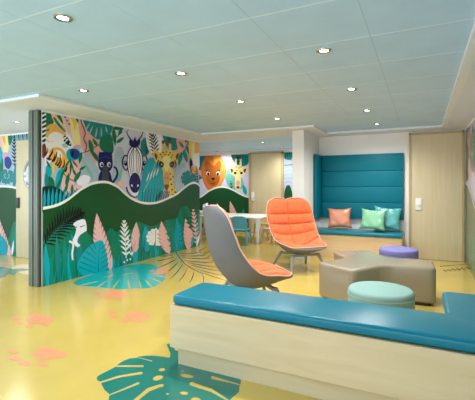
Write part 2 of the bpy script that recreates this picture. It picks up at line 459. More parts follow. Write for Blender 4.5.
# tiger: white head, orange shoulders, dark stripes
A.blob('white', [(46, 142), (50, 134), (57, 132), (64, 136), (69, 143), (70, 152), (64, 158), (54, 154), (47, 150)])
A.blob('grey', [(60, 140), (64, 143), (68, 147), (63, 147)])
A.blob('blue', [(61.5, 137), (64, 135.5), (68, 138), (70.5, 144), (68, 145.5), (64, 142)])
A.blob('black', [(67.5, 141), (71, 143), (71, 146), (68.6, 145)])
A.blob('or_', [(49, 151), (56, 147), (63, 150), (67, 158), (68, 168), (65, 175), (60, 168), (55, 166), (50, 158)])
A.blob('white', [(56, 150), (61, 152), (62, 158), (57, 156)])
for a in (((49, 157), (52, 153), (53, 148)), ((53, 162), (56, 156), (57, 151)), ((57, 166), (60, 161), (60, 154)), ((61, 170), (64, 165), (64, 159)), ((65, 172), (66.6, 168), (66.6, 163))):
    A.line('black', a, 2.2, .6)
A.blob('brown', [(42, 146), (45, 144), (46.5, 152), (44, 158), (42, 156)])
A.leaf('brown', 46, 158, 52, 160, 3)
# toucan with pale bill
A.blob('cream', [(71, 113), (76, 114), (79, 122), (80.5, 136), (79.5, 146), (74.5, 148), (72, 138), (70, 124)])
A.blob('yel', [(69.5, 112), (75, 113), (77, 122), (75, 131), (73, 123), (71, 119)])
A.leaf('green', 75, 113, 78.5, 124, 2.6)
A.leaf('rose', 79, 122, 81.5, 143, 2.6)
A.ell('lilac', 77, 147.5, 4.2, 2.8, -10)
A.blob('turq', [(66, 153), (69, 149), (75, 148.5), (80, 152), (79.5, 158), (74, 160.5), (68, 160)])
A.blob('blue', [(70, 150), (76, 149), (79.5, 154), (76, 159), (71, 157)])
A.leaf('navy', 72, 157, 73, 150, 3)
# long grass leaves
for a in ((70, 159, 63, 171, 2.2), (71, 160, 70, 176, 2.2), (72, 160, 78, 168, 2.0), (69, 158, 74, 172, 2)): A.leaf('green', *a)
A.blob('turq', [(57, 173), (62, 168), (64, 172), (61, 184), (58, 196), (54, 194), (55, 184)])
A.blob('turq', [(46, 166), (52, 168), (50, 178), (46, 180)])
A.leaf('green', 49, 176, 54, 190, 6)
A.leaf('yel', 53, 161, 53, 176, 3)
A.leaf('teal', 46, 172, 47, 194, 4)
A.line('green', [(63, 173), (68, 178), (76, 182)], 1)
for a in ((66, 186, 69, 172, 4), (74, 182, 81, 170, 4.2), (72, 194, 72, 184, 3), (64, 194, 68, 182, 3)): A.leaf('green', *a)
for i in range(9):
    a0 = math.radians(200 + i * 16); A.leaf('white', 58, 145, 58 + 13 * math.cos(a0), 145 + 12 * math.sin(a0), 3)
for i in range(5): A.line('black', [(45 + i * 3.4, 156 + i * 3), (47.5 + i * 3.4, 151 + i * 3), (47.5 + i * 3.4, 147.5 + i * 3.2)], 1.5, .4)
A.line('or_', [(46, 140), (50, 142), (53, 141)], 1, .4); A.ell('black', 64.5, 140.5, 1.0, 1.3, 20, 10); A.ell('yel', 70, 143.5, 1.2, .9, 0, 8)
for q in ((60, 178, 66, 166, 2.6), (47, 190, 51, 178, 3), (56, 190, 62, 176, 3), (76, 176, 72, 168, 2.4), (79, 170, 86, 166, 2.6), (50, 168, 46, 160, 2.4)): A.leaf('green', *q)
A.blob('dk', [(41, 212), (41, 190), (47, 186), (56, 187), (63, 192), (66, 200), (60, 208)])
for i in range(9):
    x = 43 + i * 3.6; t = 187 + abs(i - 2.5) * .9
    A.leaf('turq', x + 1, 209, x + 1.5 + i * .5, t, 3.0); A.line('black', [(x - .6, 210), (x - .4 + i * .3, t + 8), (x + i * .5, t + 1)], 1.5, .5)
A.frond('teal', 62, 206, 76, 190, 7, 5, 1.2, 50)
# vine
A.line('dk', [(84, 117), (81.6, 118), (81, 122), (83.8, 129), (85, 134), (83.4, 139), (86, 144), (86, 148), (85, 152)], .9, .8)
# big dark leaves at the top
A.blob('teal', [(83, 117), (92, 117), (103, 120), (112, 124), (110, 134), (103, 139), (96, 139), (90, 134), (85, 127)])
for a in ((85, 131, 90, 122), (88, 136, 93, 125), (95, 138, 97, 127), (101, 137, 101, 127), (107, 133, 105, 126)): A.leaf('grey', *a, 1.3)
A.blob('green', [(101, 138), (108, 134), (112, 138), (113, 152), (107, 153), (101, 150), (99, 144)])
A.line('green', [(80, 154), (90, 150), (100, 144), (112, 140), (122, 132)], .9)
for a in ((89, 139, 93, 157, 4.6), (93, 152, 98, 162, 4), (81, 152, 79, 164, 3.6), (113, 128, 115, 146, 4), (112, 128, 124, 128, 4), (116, 143, 124, 137, 3.4), (118, 135, 123, 126, 3), (97, 146, 92, 138, 3)): A.leaf('green', *a)
A.blob('grey', [(116, 150), (122, 148), (124, 160), (120, 176), (116, 184), (112, 176)])
A.leaf('mint', 117, 184, 122, 168, 4)
A.ell('pink', 121, 184, 4, 3.4)
# panther
A.line('navy', [(110, 184), (114.5, 180), (117, 174), (116, 169), (113.5, 166.5)], 2.6, 1.8)
A.blob('navy', [(99, 174), (104, 170), (110, 173), (111.5, 188), (98.5, 188)])
A.blob('navy', [(98.2, 158), (98.8, 153.6), (104.8, 151.6), (111, 153.8), (112, 158), (112.2, 166), (109.4, 171), (105, 172.6), (100.6, 171), (98, 166)])
A.poly('navy', [(98.4, 155), (99, 151.4), (102.4, 152.8)]); A.poly('navy', [(111.8, 155.4), (111.4, 151.8), (107.8, 153)])
A.line('blue', [(98.6, 158.6), (105, 157), (111.8, 158.8)], .7); A.line('blue', [(105, 152.5), (105, 157)], .5, sm=False)
A.blob('slate', [(103, 166), (106.8, 166), (108.2, 173), (108, 188), (102, 188), (101.8, 173)])
for x in (101.2, 108.6): A.ell('white', x, 164.6, 1.9, 2.5, 0); A.ell('black', x + .4, 164.8, 1.25, 1.8); A.ell('white', x + .8, 164, .4, .5, n=8)
A.ell('black', 104.8, 171, 1.1, .7)
# zebra
A.blob('pale', [(127, 154), (130.5, 147), (134.5, 144), (138.5, 147), (142, 154), (142.6, 164), (140, 174), (139.6, 190), (134.5, 196), (129.4, 190), (129, 174), (126.4, 164)])
for sx in (-1, 1):
    c = 134.5
    A.line('teal', [(c + sx * 1.5, 144), (c + sx * 5, 139), (c + sx * 7.6, 134), (c + sx * 6.4, 128)], 1.0, .6)
    A.line('navy', [(c + sx * 2.5, 141), (c + sx * 5.5, 137), (c + sx * 9.4, 131)], .8, .5)
    A.line('slate', [(c + sx * .8, 150), (c + sx * 1.6, 160), (c + sx * 1.2, 172)], .55, .4)
    A.line('slate', [(c + sx * 1, 148), (c + sx * 3.2, 157), (c + sx * 3.2, 166), (c + sx * 2.2, 173)], .6, .4)
    A.line('navy', [(c, 146), (c + sx * 4.4, 154), (c + sx * 5.4, 164), (c + sx * 3.6, 174)], .9, .5)
    A.line('navy', [(c + sx * 1, 145), (c + sx * 6, 151), (c + sx * 7.8, 160), (c + sx * 6.6, 171), (c + sx * 5, 177)], 1.3, .5)
    A.line('navy', [(c + sx * 7.4, 156), (c + sx * 10.6, 156), (c + sx * 12.4, 161), (c + sx * 11.6, 167), (c + sx * 8.6, 170.4), (c + sx * 7, 167)], 1.5, 1.0)
    A.ell('navy', c + sx * 9.4, 163.4, 1.7, 2.6, sx * 10); A.ell('pale', c + sx * 9.8, 162.4, .6, .8, n=8)
    A.line('navy', [(c + sx * 8.5, 187), (c + sx * 7, 192), (c + sx * 3.6, 196), (c, 197.5)], 1.5, .9)
A.blob('navy', [(129, 145), (129.5, 139), (132.5, 141), (134.5, 137), (136.5, 141), (139.5, 139), (139, 145), (134.5, 148)])
A.ell('navy', 134.5, 182.8, 5.7, 10.2)
for sx in (-1, 1): A.ell('pale', 134.5 + sx * 3, 185.6, .8, 1.3, 20 * sx)
# turquoise leaf between zebra and giraffe
A.blob('teal', [(141, 141), (148, 137), (151, 146), (146, 156), (141, 152)])
A.frond('dk', 148, 134, 146, 152, 6, 6, 1, 50)
A.blob('turq', [(140, 186), (143, 170), (147, 160), (153, 158), (160, 166), (164, 178), (162, 194), (154, 204), (144, 203), (137, 198)])
A.line('mint', [(143, 192), (150, 178), (155, 163)], 1)
for i in range(7): A.line('dk', [(141 + i * 2.8, 203), (142 + i * 2.8, 195), (142.5 + i * 2.9, 188)], 1.0, .4)
for i in range(4): A.leaf('pale', 146 + i * 3.2, 182 - i * 2, 149 + i * 3.2, 172 - i * 2, 1)
# dark fern on white above the giraffe
A.blob('pale', [(146, 131), (160, 134), (164, 146), (158, 156), (148, 150)])
A.frond('dk', 156, 158, 151, 131, 9, 8, 1.5, 55)
A.blob('teal', [(163, 134), (176, 137), (178, 148), (170, 150), (164, 142)])
A.frond('dk', 170, 150, 168, 136, 6, 5, 1.2, 50)
# giraffe
A.blob('yel', [(167, 170), (173, 172), (175, 184), (178, 196), (170, 200), (167, 188)])
for i in range(9): A.ell('brown', 169.5 + (i % 2) * 3 + i * .35, 174 + i * 2.6, 1.1, 1.0, 20, 8)
for sx in (-1, 1):
    c = 166
    A.poly('yel', [(c + sx * 2, 152), (c + sx * 2.4, 142), (c + sx * 4.6, 142), (c + sx * 5, 152)]); A.ell('brown', c + sx * 3.5, 142, 1.5, 1.8)
    A.blob('yel', [(c + sx * 7, 153), (c + sx * 13, 150), (c + sx * 13.5, 154), (c + sx * 11, 162), (c + sx * 8, 161)])
    A.blob('brown', [(c + sx * 9, 156), (c + sx * 12.3, 153), (c + sx * 10.5, 160)])
A.blob('yel', [(158.6, 155), (161.5, 150.6), (166, 149.4), (170.5, 150.6), (173.6, 155), (172.6, 164), (169.6, 170), (168.8, 180), (167.8, 188), (166, 190), (164, 188), (162.8, 180), (162, 170), (159.2, 164)])
A.blob('cream', [(162, 158), (166, 156), (170, 158), (169, 166), (166, 172), (163, 166)])
for q in ((160, 154.6), (162.6, 152.6), (166, 152), (169.6, 152.8), (172, 155), (161.6, 157), (170.6, 157.4), (164.3, 154.6), (168, 154.8)): A.ell('brown', q[0], q[1], .95, .75, 20, 8)
for sx in (-1, 1):
    A.blob('black', [(c + sx * 2.6, 164), (c + sx * 5, 161.6), (c + sx * 7.4, 162), (c + sx * 7, 166.4), (c + sx * 4.4, 167.4)]); A.ell('or_', c + sx * 4.8, 164.6, 1.1, 1.1); A.ell('black', c + sx * 4.6, 164.8, .6, .8)
    A.line('brown', [(c + sx * 8, 160), (c + sx * 9.4, 165), (c + sx * 7, 169)], 1.4, .5)
A.blob('tan', [(163.8, 173), (168.2, 173), (168.8, 182), (166, 188), (163.2, 182)])
for sx in (-1, 1): A.ell('brown', c + sx * 1.2, 178, .5, .8, n=8)
A.blob('brown', [(163.6, 185), (168.4, 185), (166, 190.6)])
for i in range(6): A.line('black', [(155 + i * 2, 204), (157 + i * 2.1, 196), (161 + i * 1.6, 191)], 1.1, .5)
A.blob('grey', [(176, 166), (184, 164), (186, 178), (184, 190), (176, 192), (173, 180)])
for i in range(4): A.line('lav', [(175 + i * 2.4, 190), (177 + i * 2.2, 178), (182 + i, 168)], .6)
# right end
A.blob('rose', [(176, 138), (184, 139), (185, 148), (178, 150)])
A.line('green', [(178, 160), (183, 152), (188, 142)], .8)
for a in ((181, 152, 178, 166, 4), (183, 150, 187, 163, 4), (183, 148, 178, 141, 3), (186, 146, 190, 156, 3.4), (185, 143, 187, 137, 3)): A.leaf('teal', *a)
A.blob('yel', [(189, 140), (193, 141), (194, 156), (190, 160), (188, 150)])
A.leaf('cream', 193, 141, 193, 160, 3.4)
A.blob('or_', [(195, 141), (199, 142), (199, 152), (195, 154)])
A.blob('white', [(192, 156), (198, 153), (200, 160), (198, 168), (193, 165)])
A.leaf('navy', 190, 158, 191, 172, 3)
A.blob('or_', [(191, 166), (196, 167), (196, 176), (192, 174)])
for q in ((192, 169), (194, 172), (195.5, 168)): A.line('black', [(q[0], q[1] - 2), (q[0] + .6, q[1] + 2)], .7, .3)
A.monstera('teal', 'lav', 188, 178, 8, 120, 4, holes=False)
A.frond('dk', 197, 190, 196, 170, 8, 4, 1, 50)
# green hill with its white wavy edge
WV = [(38, 209.3), (41.5, 208.5), (48, 207.3), (55, 205.5), (61, 203), (67, 199.5), (71, 196.5), (76, 192.6), (80, 189.4), (85, 186.6), (90, 184), (95, 182.7), (100, 182), (104, 182), (108, 182.6), (113, 184.8), (118, 187.6), (122, 191.5), (126, 195), (131, 198.6), (136, 201), (141, 202.6), (146, 203.3), (151, 203.3), (156, 202.6), (161, 201), (166, 198.8), (171, 196.6), (177, 193.5), (181, 190), (185, 186.8), (189, 184), (192.5, 182.8), (195, 183), (197.5, 184.6), (201, 188)]
WV = smooth_open(WV, 2)
def wave(A, W, th0, th1, bottom):
    n = len(W)
    A.poly('wave', [(x, y - (th0 + (th1 - th0) * i / n)) for i, (x, y) in enumerate(W)] + [(x, y + 3) for x, y in W[::-1]])
    A.poly('hill', [(x, y + (th0 + (th1 - th0) * i / n)) for i, (x, y) in enumerate(W)] + [(W[-1][0], bottom), (W[0][0], bottom)])
wave(A, WV, 1.5, .9, 310)
# jungle foot
A.blob('foli', [(41, 292), (41, 246), (46, 238), (54, 230), (62, 224), (70, 220), (76, 220), (84, 230), (92, 236), (98, 226), (104, 233), (110, 228), (116, 232), (124, 226), (130, 230), (136, 222), (144, 224), (150, 226), (158, 224), (166, 220), (176, 218), (180, 208), (186, 206), (190, 212), (196, 214), (203, 216), (203, 250), (150, 275), (90, 290)])
A.blob('foli2', [(41, 292), (41, 262), (52, 258), (66, 254), (82, 262), (98, 262), (118, 258), (140, 252), (160, 246), (180, 240), (203, 236), (203, 258), (150, 275), (90, 290)])
A.frond('black', 42, 247, 78, 214, 14, 19, 1.9, 55, bend=-4, stem=.8)
for a in ((48, 280, 44, 256, 5), (56, 282, 55, 262, 4), (64, 280, 62, 258, 4), (50, 275, 60, 258, 3)): A.leaf('foli', *a)
A.blob('turq', [(54, 280), (58, 258), (63, 262), (66, 252), (70, 262), (76, 254), (80, 266), (82, 278)])
A.blob('foli2', [(56, 284), (60, 268), (66, 266), (72, 268), (80, 274), (84, 284)])
random.seed(4)
def ytop(x):
    P = [(42, 244), (60, 228), (76, 221), (90, 236), (110, 228), (130, 228), (150, 224), (170, 218), (183, 206), (192, 212), (203, 214)]
    for (a, b), (c, d) in zip(P, P[1:]):
        if x <= c: return b + (d - b) * (x - a) / (c - a)
    return 214
def ybase(x): return 287 - .262 * (x - 42)
for i in range(44):
    x = 44 + i * 3.6; k = 1 - .35 * i / 44; t = ytop(x) + random.uniform(2, 14) * k
    A.leaf(['foli2', 'foli', 'teal', 'green', 'foli2', 'turq'][(i * 5) % 6], x, ybase(x) + 3, x + random.uniform(-4, 4) * k, t, random.uniform(5, 8) * k)
for i in range(40):
    x = 45 + i * 4; A.line('foli' if i % 2 else 'turq', [(x, ybase(x) - 1), (x + random.uniform(-2, 2), ybase(x) - random.uniform(9, 17))], .8, .3)
# pale broken leaf
A.blob('pale', [(72, 224), (78, 220), (84, 220), (85.5, 230), (83, 232), (78, 236), (76, 242), (79, 245), (76, 247), (73, 244), (71.5, 240), (74, 234), (75, 228)])
A.line('pale', [(68, 241), (72, 244), (71, 253), (71.5, 260)], 2.2, 1.6); A.line('pale', [(74, 228), (81, 232)], 1)
for a in (((76, 226), (73, 230)), ((84, 225), (79, 227))): A.line('hill', a, .4, 1.1, sm=False)
# pink banana leaf and turquoise fan
A.banana('pink', 'hill', 110, 271, 95.5, 213, 15, 8, bend=-3)
A.blob('turq', [(100, 280), (88, 280), (78, 272), (76, 264), (81, 254), (88, 246), (95, 241.5), (101, 240.5), (104, 247), (106, 256), (107, 268), (105, 276)])
A.line('foli', [(98, 280), (97, 262), (99, 243)], .7, .4)
for i in range(6):
    t = i / 5; bx0, by0 = 97.3 - .3 * t, 274 - 24 * t
    A.line('foli', [(bx0 - 2.5, by0 - 1), (78 + 14 * t ** 1.5, by0 - 7 - 2 * t)], .4, 1.1, sm=False)
    A.line('foli', [(bx0 + 2.5, by0 - 1), (108 - 3 * t, by0 - 6)], .4, 1.0, sm=False)
for a in ((116, 262, 111, 230, 9), (123, 256, 120, 236, 6)): A.leaf('foli', *a)
A.frond('white', 125, 258, 123, 223, 8, 9, 1.9, 50, stem=.9)
A.frond('white', 131, 256, 127, 240, 3, 6, 1.6, 40)
for q in ((123, 262), (126, 260), (129, 259), (124, 266)): A.ell('pale', q[0], q[1], .8, 1.1, n=6)
A.banana('pink', 'foli', 134, 252, 135, 222, 9, 4)
A.leaf('rose', 132, 253, 134, 239, 3)
A.banana('turq', 'foli', 146, 252, 144, 225, 9, 4)
for x in (138, 140.5, 143, 149): A.leaf('teal', x, 254, x + .4, 234, 1.8)
A.monstera('white', 'foli', 154, 238, 9.5, -85, 5, slit=.32, holes=False)
A.line('foli', [(154, 247), (154.5, 230)], .5)
A.banana('pink', 'foli', 168, 254, 160, 221, 10.5, 6, bend=-1.5)
A.frond('foli2', 172, 250, 166, 222, 6, 7, 2.4, 45); A.frond('turq', 180, 246, 177, 224, 6, 6, 2, 45)
A.banana('pink', 'foli', 187, 250, 184, 218, 9.5, 6, bend=1.5)
A.frond('green', 190, 230, 183, 208, 6, 5, 2, 45)
A.leaf('turq', 190, 246, 194, 232, 3)
A.frond('pink', 196, 246, 192, 211, 9, 5.5, 1.7, 50, stem=.9)
A.leaf('turq', 199, 244, 198, 230, 3); A.leaf('pale', 195, 247, 199, 232, 2)
A.build('mural', part)

# mural on the far wall
A = Art(1, 9.13, -1, (-8.5, -4.125, 0, 2.08))
A.px = False; A.poly('lav', [(-9, 0), (-4.1, 0), (-4.1, 2.1), (-9, 2.1)]); A.px = True
A.blob('teal', [(198, 152), (206, 152), (208, 164), (204, 176), (198, 178)]); A.leaf('rose', 199, 170, 204, 178, 4)
A.blob('mint', [(225, 172), (236, 168), (244, 184), (238, 190), (228, 186)])
A.blob('pale', [(220, 152), (232, 152), (230, 166), (224, 168)])
A.line('navy', [(225, 166), (224, 162), (227, 160), (229, 164), (227, 168)], .6)
A.blob('lion', [(203, 162), (207, 155), (213, 152), (220, 155), (225, 164), (226, 174), (222, 184), (216, 192), (208, 190), (203, 181), (201, 171)])
A.blob('lionr', [(213.5, 152), (220, 155), (225, 164), (226, 174), (222, 184), (214, 192), (213, 180), (214, 165)])
A.blob('liond', [(205, 163), (207, 160.5), (211, 164), (213.5, 166), (216, 164), (219, 160.5), (221, 164), (220, 172), (219, 182), (214, 186.5), (208, 183), (206, 174)])
for sx in (-1, 1): A.ell('white', 213 + sx * 5, 173.5, 1.7, 2.2); A.ell('black', 213 + sx * 4.8, 174, 1.2, 1.7); A.line('black', [(213 + sx * 7.4, 170), (213 + sx * 3.4, 172)], .7)
A.blob('black', [(211.3, 178), (215, 178), (213.2, 180.3)]); A.line('black', [(211, 182.5), (213, 184), (215, 182.5)], .5)
A.blob('teal', [(232, 152), (248, 152), (248, 164), (240, 166), (233, 160)]); A.frond('dk', 238, 168, 238, 152, 5, 5, 1.1, 50)
A.blob('cream', [(233, 168), (238, 165), (244, 168), (243, 174), (241, 178), (241, 186), (238.5, 190), (235, 188), (235, 178), (233, 174)])
for sx in (-1, 1):
    c = 238.3
    A.poly('cream', [(c + sx * 1.3, 168), (c + sx * 1.6, 158), (c + sx * 3.2, 158), (c + sx * 3.4, 168)]); A.ell('brown', c + sx * 2.4, 158, 1, 1.2, n=8)
    A.blob('cream', [(c + sx * 4, 168), (c + sx * 9, 167), (c + sx * 8, 173), (c + sx * 5, 175)]); A.blob('brown', [(c + sx * 5, 170), (c + sx * 8, 168.5), (c + sx * 6.6, 173)])
    A.ell('black', c + sx * 3.2, 173, 1.4, 1.2)
for q in ((236, 167), (239, 168), (241, 167), (237, 170.5), (240, 171)): A.ell('brown', q[0], q[1], .7, .6, n=6)
A.ell('rose', 238, 183, 2, 2.6); A.ell('brown', 238, 187.4, 1.7, 1.3)
A.leaf('turq', 246, 195, 243, 184, 4); A.frond('dk', 232, 192, 231, 182, 4, 3, .8)
W2 = smooth_open([(190, 199), (199, 197.6), (204, 194.8), (209, 191), (215, 188.2), (221, 187), (227, 187.6), (233, 190), (239, 193.4), (244, 195.8), (249, 197.4)], 3)
wave(A, W2, .8, .8, 240)
A.blob('foli', [(195, 233), (198, 216), (206, 220), (214, 214), (222, 218), (230, 212), (238, 216), (250, 214), (250, 234)])
A.banana('pink', 'hill', 237, 228, 230, 201, 7, 6); A.leaf('foli2', 240, 228, 244, 208, 5); A.leaf('foli2', 246, 230, 245, 212, 4); A.banana('pink', 'hill', 224, 226, 217, 203, 6, 5)
A.build('mural', wall_far)
A = Art(1, 9.13, -1, (-3.16, -1.935, 0, 2.08))
A.px = False; A.poly('grey', [(-4, 0), (-1, 0), (-1, 2.2), (-4, 2.2)]); A.px = True
A.blob('teal', [(282, 150), (297, 150), (298, 157), (290, 160), (284, 158)])
for i in range(5): A.line('dk', [(285 + i * 2.2, 152), (285.6 + i * 2.2, 158)], .8, .4)
A.blob('rose', [(292, 158), (296, 156), (298, 160), (295, 163), (292, 162)]); A.line('dk', [(284, 165.6), (298, 164)], .7)
for i in range(6): A.line('lav', [(284, 170 + i * 3.6), (290, 168 + i * 4), (297, 170 + i * 4.4)], .6)
A.blob('hill', [(284, 198), (285, 190), (287, 185.5), (290, 186), (292, 192), (294, 197), (298, 194), (298, 232), (284, 232)])
A.blob('foli', [(284, 233), (285, 214), (292, 218), (299, 212), (299, 233)])
A.build('mural', wall_far)

# mural behind the partition
A = Art(1, 4.15, -1, (-9, -4.4, 0, 2.1))
A.px = False
A.poly('grey', [(-9.1, 0), (-4.3, 0), (-4.3, 2.2), (-9.1, 2.2)])
for x in (-8.4, -7.7, -7.1): A.monstera('teal', 'grey', x, 1.6, .35, 60, 5); A.leaf('green', x + .3, 1.2, x + .4, 1.9, .2)
A.px = True
A.blob('pink', [(0, 132), (4, 133), (3, 150), (0, 156), (-4, 150)])
A.blob('cream', [(2.5, 132), (8, 132), (9.5, 142), (8, 152), (4, 155), (3, 146)]); A.leaf('or_', 3, 131, 5, 146, 3)
A.blob('green', [(8, 132), (12, 132), (12, 141), (9, 145)])
A.blob('lilac', [(3, 153), (8, 153), (7, 158), (3, 159)]); A.blob('blue', [(5, 158), (9, 157), (12, 163), (9, 169), (5, 166)])
A.leaf('turq', 0, 146, 1, 164, 4)
A.monstera('teal', 'grey', 7, 176, 8, 100, 5); A.frond('dk', 15, 168, 14, 138, 9, 5, 1.2, 50)
for i in range(12): A.line('dk' if i % 2 else 'turq', [(12 + i * 2.1, 132), (13.5 + i * 2, 141)], 1.7, .5)
A.poly('pale', [(18, 143), (40, 143), (40, 142), (18, 142)])
A.leaf('teal', 14, 188, 16, 164, 4)
W3 = smooth_open([(-70, 200), (-50, 192), (-30, 187), (-12, 186), (0, 186.4), (8, 186.6), (18, 188.4), (40, 195)], 3)
wave(A, W3, 1.0, 1.0, 290)
A.blob('foli', [(-60, 285), (-60, 240), (-30, 232), (0, 236), (8, 240), (14, 222), (20, 226), (22, 262)])
A.banana('pink', 'hill', 11, 257, -4, 208, 13, 9, bend=-5); A.leaf('foli2', 13, 256, 17, 224, 7); A.leaf('pale', 12, 256, 14, 240, 2)
A.banana('turq', 'foli', 6, 256, -6, 230, 13, 6); A.banana('pink', 'hill', -20, 262, -30, 214, 14, 9)
A.build('mural', wall_left)

# mural on the right-hand wall
A = Art(0, .625, -1, (-3.2, 6.93, 0, 2.1), 'gloss', step=.00004)
A.px = False
A.poly('lav', [(-3.2, 0), (6.93, 0), (6.93, 2.1), (-3.2, 2.1)])
A.px = True
A.blob('teal', [(465, 122), (469, 122), (470, 140), (467, 150), (465, 146)]); A.blob('rose', [(467, 133), (470, 130), (471, 146), (468, 152)])
A.blob('brown', [(466.5, 146), (469.5, 148), (470, 160), (467, 162)]); A.blob('or_', [(468, 140), (471, 138), (471.5, 160), (469.5, 158)])
A.blob('dk', [(465.4, 158), (468, 164), (468.5, 178), (466, 180)]); A.blob('pink', [(468, 160), (472, 158), (472, 176), (469, 180)])
A.px = False
for i in range(14):
    yy = 6.1 - i * .62; A.monstera(['teal', 'green', 'turq'][i % 3], 'lav', yy, 1.75 - .2 * (i % 2), .34, 250 + 30 * (i % 3), 5)
    A.leaf(['navy', 'rose', 'dk', 'or_'][i % 4], yy - .35, 1.3, yy - .2, 1.95, .2)
W = [(6.95 - .15 * i, 1.03 + .24 * math.cos(.15 * i * 1.7)) for i in range(69)]
A.poly('wave', [(a, b + .02) for a, b in W] + [(a, b - .05) for a, b in W[::-1]])
A.poly('jung', [(a, b - .02) for a, b in W] + [(-3.3, 0), (6.95, 0)])
for i in range(18):
    yy = 6.75 - i * .5; A.leaf('foli', yy, 0, yy + .1, .62, .34)
    A.banana(['pink', 'turq', 'white'][i % 3], 'foli', yy - .3, 0, yy - .2, .55, .16, 5) if i else None
A.build('mural', bpy.data.objects['wall_right'])

# ------------------------------------------------------------------ printed floor graphics
A = Art(2, 0.0, 1, (-9, .62, -3, 9.1), 'floor', 0.00002)
A.px = False
A.px = True
A.poly('fteal', [(166.6, 344.3), (171.7, 343.4), (175, 350), (190, 353), (210, 360), (228, 368), (241, 380.5), (240.6, 384), (239.5, 387), (239, 392), (232, 398), (229, 401), (236, 408), (233, 420), (216, 432), (200, 448), (170, 455), (145, 446), (124, 432), (110, 412), (107.5, 404), (109, 397), (109.6, 394.4), (104.3, 389.7), (101.6, 384.6), (101, 382), (97, 380.2), (96.6, 378), (98, 375.8), (106, 371.6), (115.4, 366.8), (118, 364.2), (123.7, 360.6), (130.4, 358.2), (136, 358), (138.5, 356.6), (145, 355.7), (152.3, 355.5), (162.4, 356.5), (170, 357.7), (170.4, 353.5)])
for a in (((137, 357.2), (152, 361), .3, 1.0), ((114.5, 366.4), (118, 366), .7, 1.3), ((117, 366.1), (143.5, 366.1), 1.3, 2.0), ((98, 383.2), (120, 376.3), 1.2, 2.0), ((119.6, 376.4), (141, 373), 1.9, 2.2), ((107, 396), (138, 383.4), .9, 1.9), ((131, 404), (149, 389.4), 3.2, 3.6), ((148, 390), (160.6, 385.4), 3.6, 2.6),
          ((243, 385.6), (228, 381.6), .6, 1.4), ((229, 381.9), (212.6, 377.6), 1.4, 3.0), ((230, 401.4), (210, 389.6), 1.4, 3.2), ((211, 390.2), (192, 384), 3.2, 3.6)):
    A.line('floorbase', [a[0], a[1]], a[2], a[3], sm=False)
for a in ((141, 373, 1.6, 1.1, -10), (138, 383.4, 1.4, 1, -20), (161.5, 385.6, 2.4, 1.4, -12), (192.4, 384, 3, 1.9, 6), (213, 377.6, 2, 1.5, 8), (162, 369.7, 3.2, 1.4, -8), (158, 378, 5.2, 2.2, -14), (187, 376, 6.6, 1.7, 8), (184, 393.2, 4, 1.5, 4), (196, 400, 5, 2.4, 6), (167.6, 394, 1.5, .8, 0), (182.5, 371, 1.3, .6, 0)): A.ell('floorbase', *a)
A.rect = (-4.108, .62, -3, 9.1)
A.poly('ftur', smooth_loop([(73.5, 282.4), (84, 277.4), (98, 272.2), (116, 267.4), (137, 264), (151, 264), (161.4, 269), (164.6, 274), (165, 279.7), (158, 284.3), (151, 287.8), (139.4, 288.4), (121, 289.3), (102.4, 287.6), (91, 286.6), (79.3, 285.6)], 2))
for a in ((78, 285.8, 100, 281, 1.1), (96, 288.4, 108, 280, 1.4), (112, 289.6, 120, 279, 1.6), (130, 289.6, 128, 279.4, 1.8), (141, 289, 139, 280, 1.6), (153, 288, 144, 279, 1.4), (162, 283, 150, 277.4, 1.1), (167, 277.6, 153, 274.4, .9), (166, 271.4, 152, 271, .8), (122, 275, 134, 272.6, .7), (104, 277.4, 116, 275.2, .7)): A.leaf('floorbase', *a)
A.rect = (-9, .62, -3, 9.1)
A.px = True
A.line('fgreen', [(176, 252), (179, 257), (184, 263), (191, 268), (203, 274)], 1.0, .5)
for a in ((174, 254.4, 158, 256), (175, 256.4, 155, 261), (177, 258.4, 157, 268), (179, 261.2, 163, 275), (183, 264, 169, 280), (188, 267.5, 178, 282.5), (194, 271, 189, 284), (202.5, 274, 203, 284)): A.leaf('fgreen', *a, .9, bend=-.8)
for a in ((178, 253.8, 205, 251.6), (179, 255.6, 208, 255), (181, 257.6, 213, 258.4), (183, 260, 217, 263), (186, 262.2, 221, 267.6), (190, 264.8, 223, 271.6), (195, 268.6, 226, 276), (200, 271.4, 228, 281)): A.leaf('fgreen', *a, .75, bend=.7)
for a in ((205, 259, 215, 252), (210, 262, 222, 256), (198, 252, 208, 246), (203, 255, 214, 249)): A.leaf('fgreen', *a, .6)
def paw(x, y, s, toes):
    A.blob('coral', [(x - 13 * s, y + .5 * s), (x - 8 * s, y - 4 * s), (x, y - 5.4 * s), (x + 6 * s, y - 2.5 * s), (x + 14 * s, y - .5 * s), (x + 13 * s, y + 2.6 * s), (x + 5 * s, y + 4 * s), (x - 3 * s, y + 5 * s), (x - 10 * s, y + 4 * s)])
    for a, b, rx, ry in toes: A.ell('coral', a, b, rx, ry, 8)
paw(39, 319, 1.0, ((16, 318, 5, 1.5), (18.5, 323, 4.6, 1.8), (29, 326.3, 4.5, 1.6), (45, 325, 4.5, 1.5)))
paw(137, 316, 1.0, ((112, 312.5, 5, 1.4), (114, 317, 4.6, 1.7), (125, 321.5, 4.5, 1.6), (140, 321.5, 5, 1.4)))
paw(49, 353.5, 1.25, ((13, 351.5, 6, 1.8), (14, 358, 6.5, 2.4), (25, 363.5, 6.5, 2.6), (43, 364.5, 6.5, 2.3)))
paw(116, 294, .85, ((97, 292.5, 4.6, 1.1), (98, 295.5, 4.2, 1.2), (106, 298.6, 4, 1.2), (119, 299.4, 4, 1.1)))
paw(162, 271.4, .5, ((153, 271, 3, .7), (156, 273.6, 3, .7)))
A.blob('fpale', [(12, 268), (20, 264.5), (33, 265), (36, 272), (28, 275), (18, 272)])
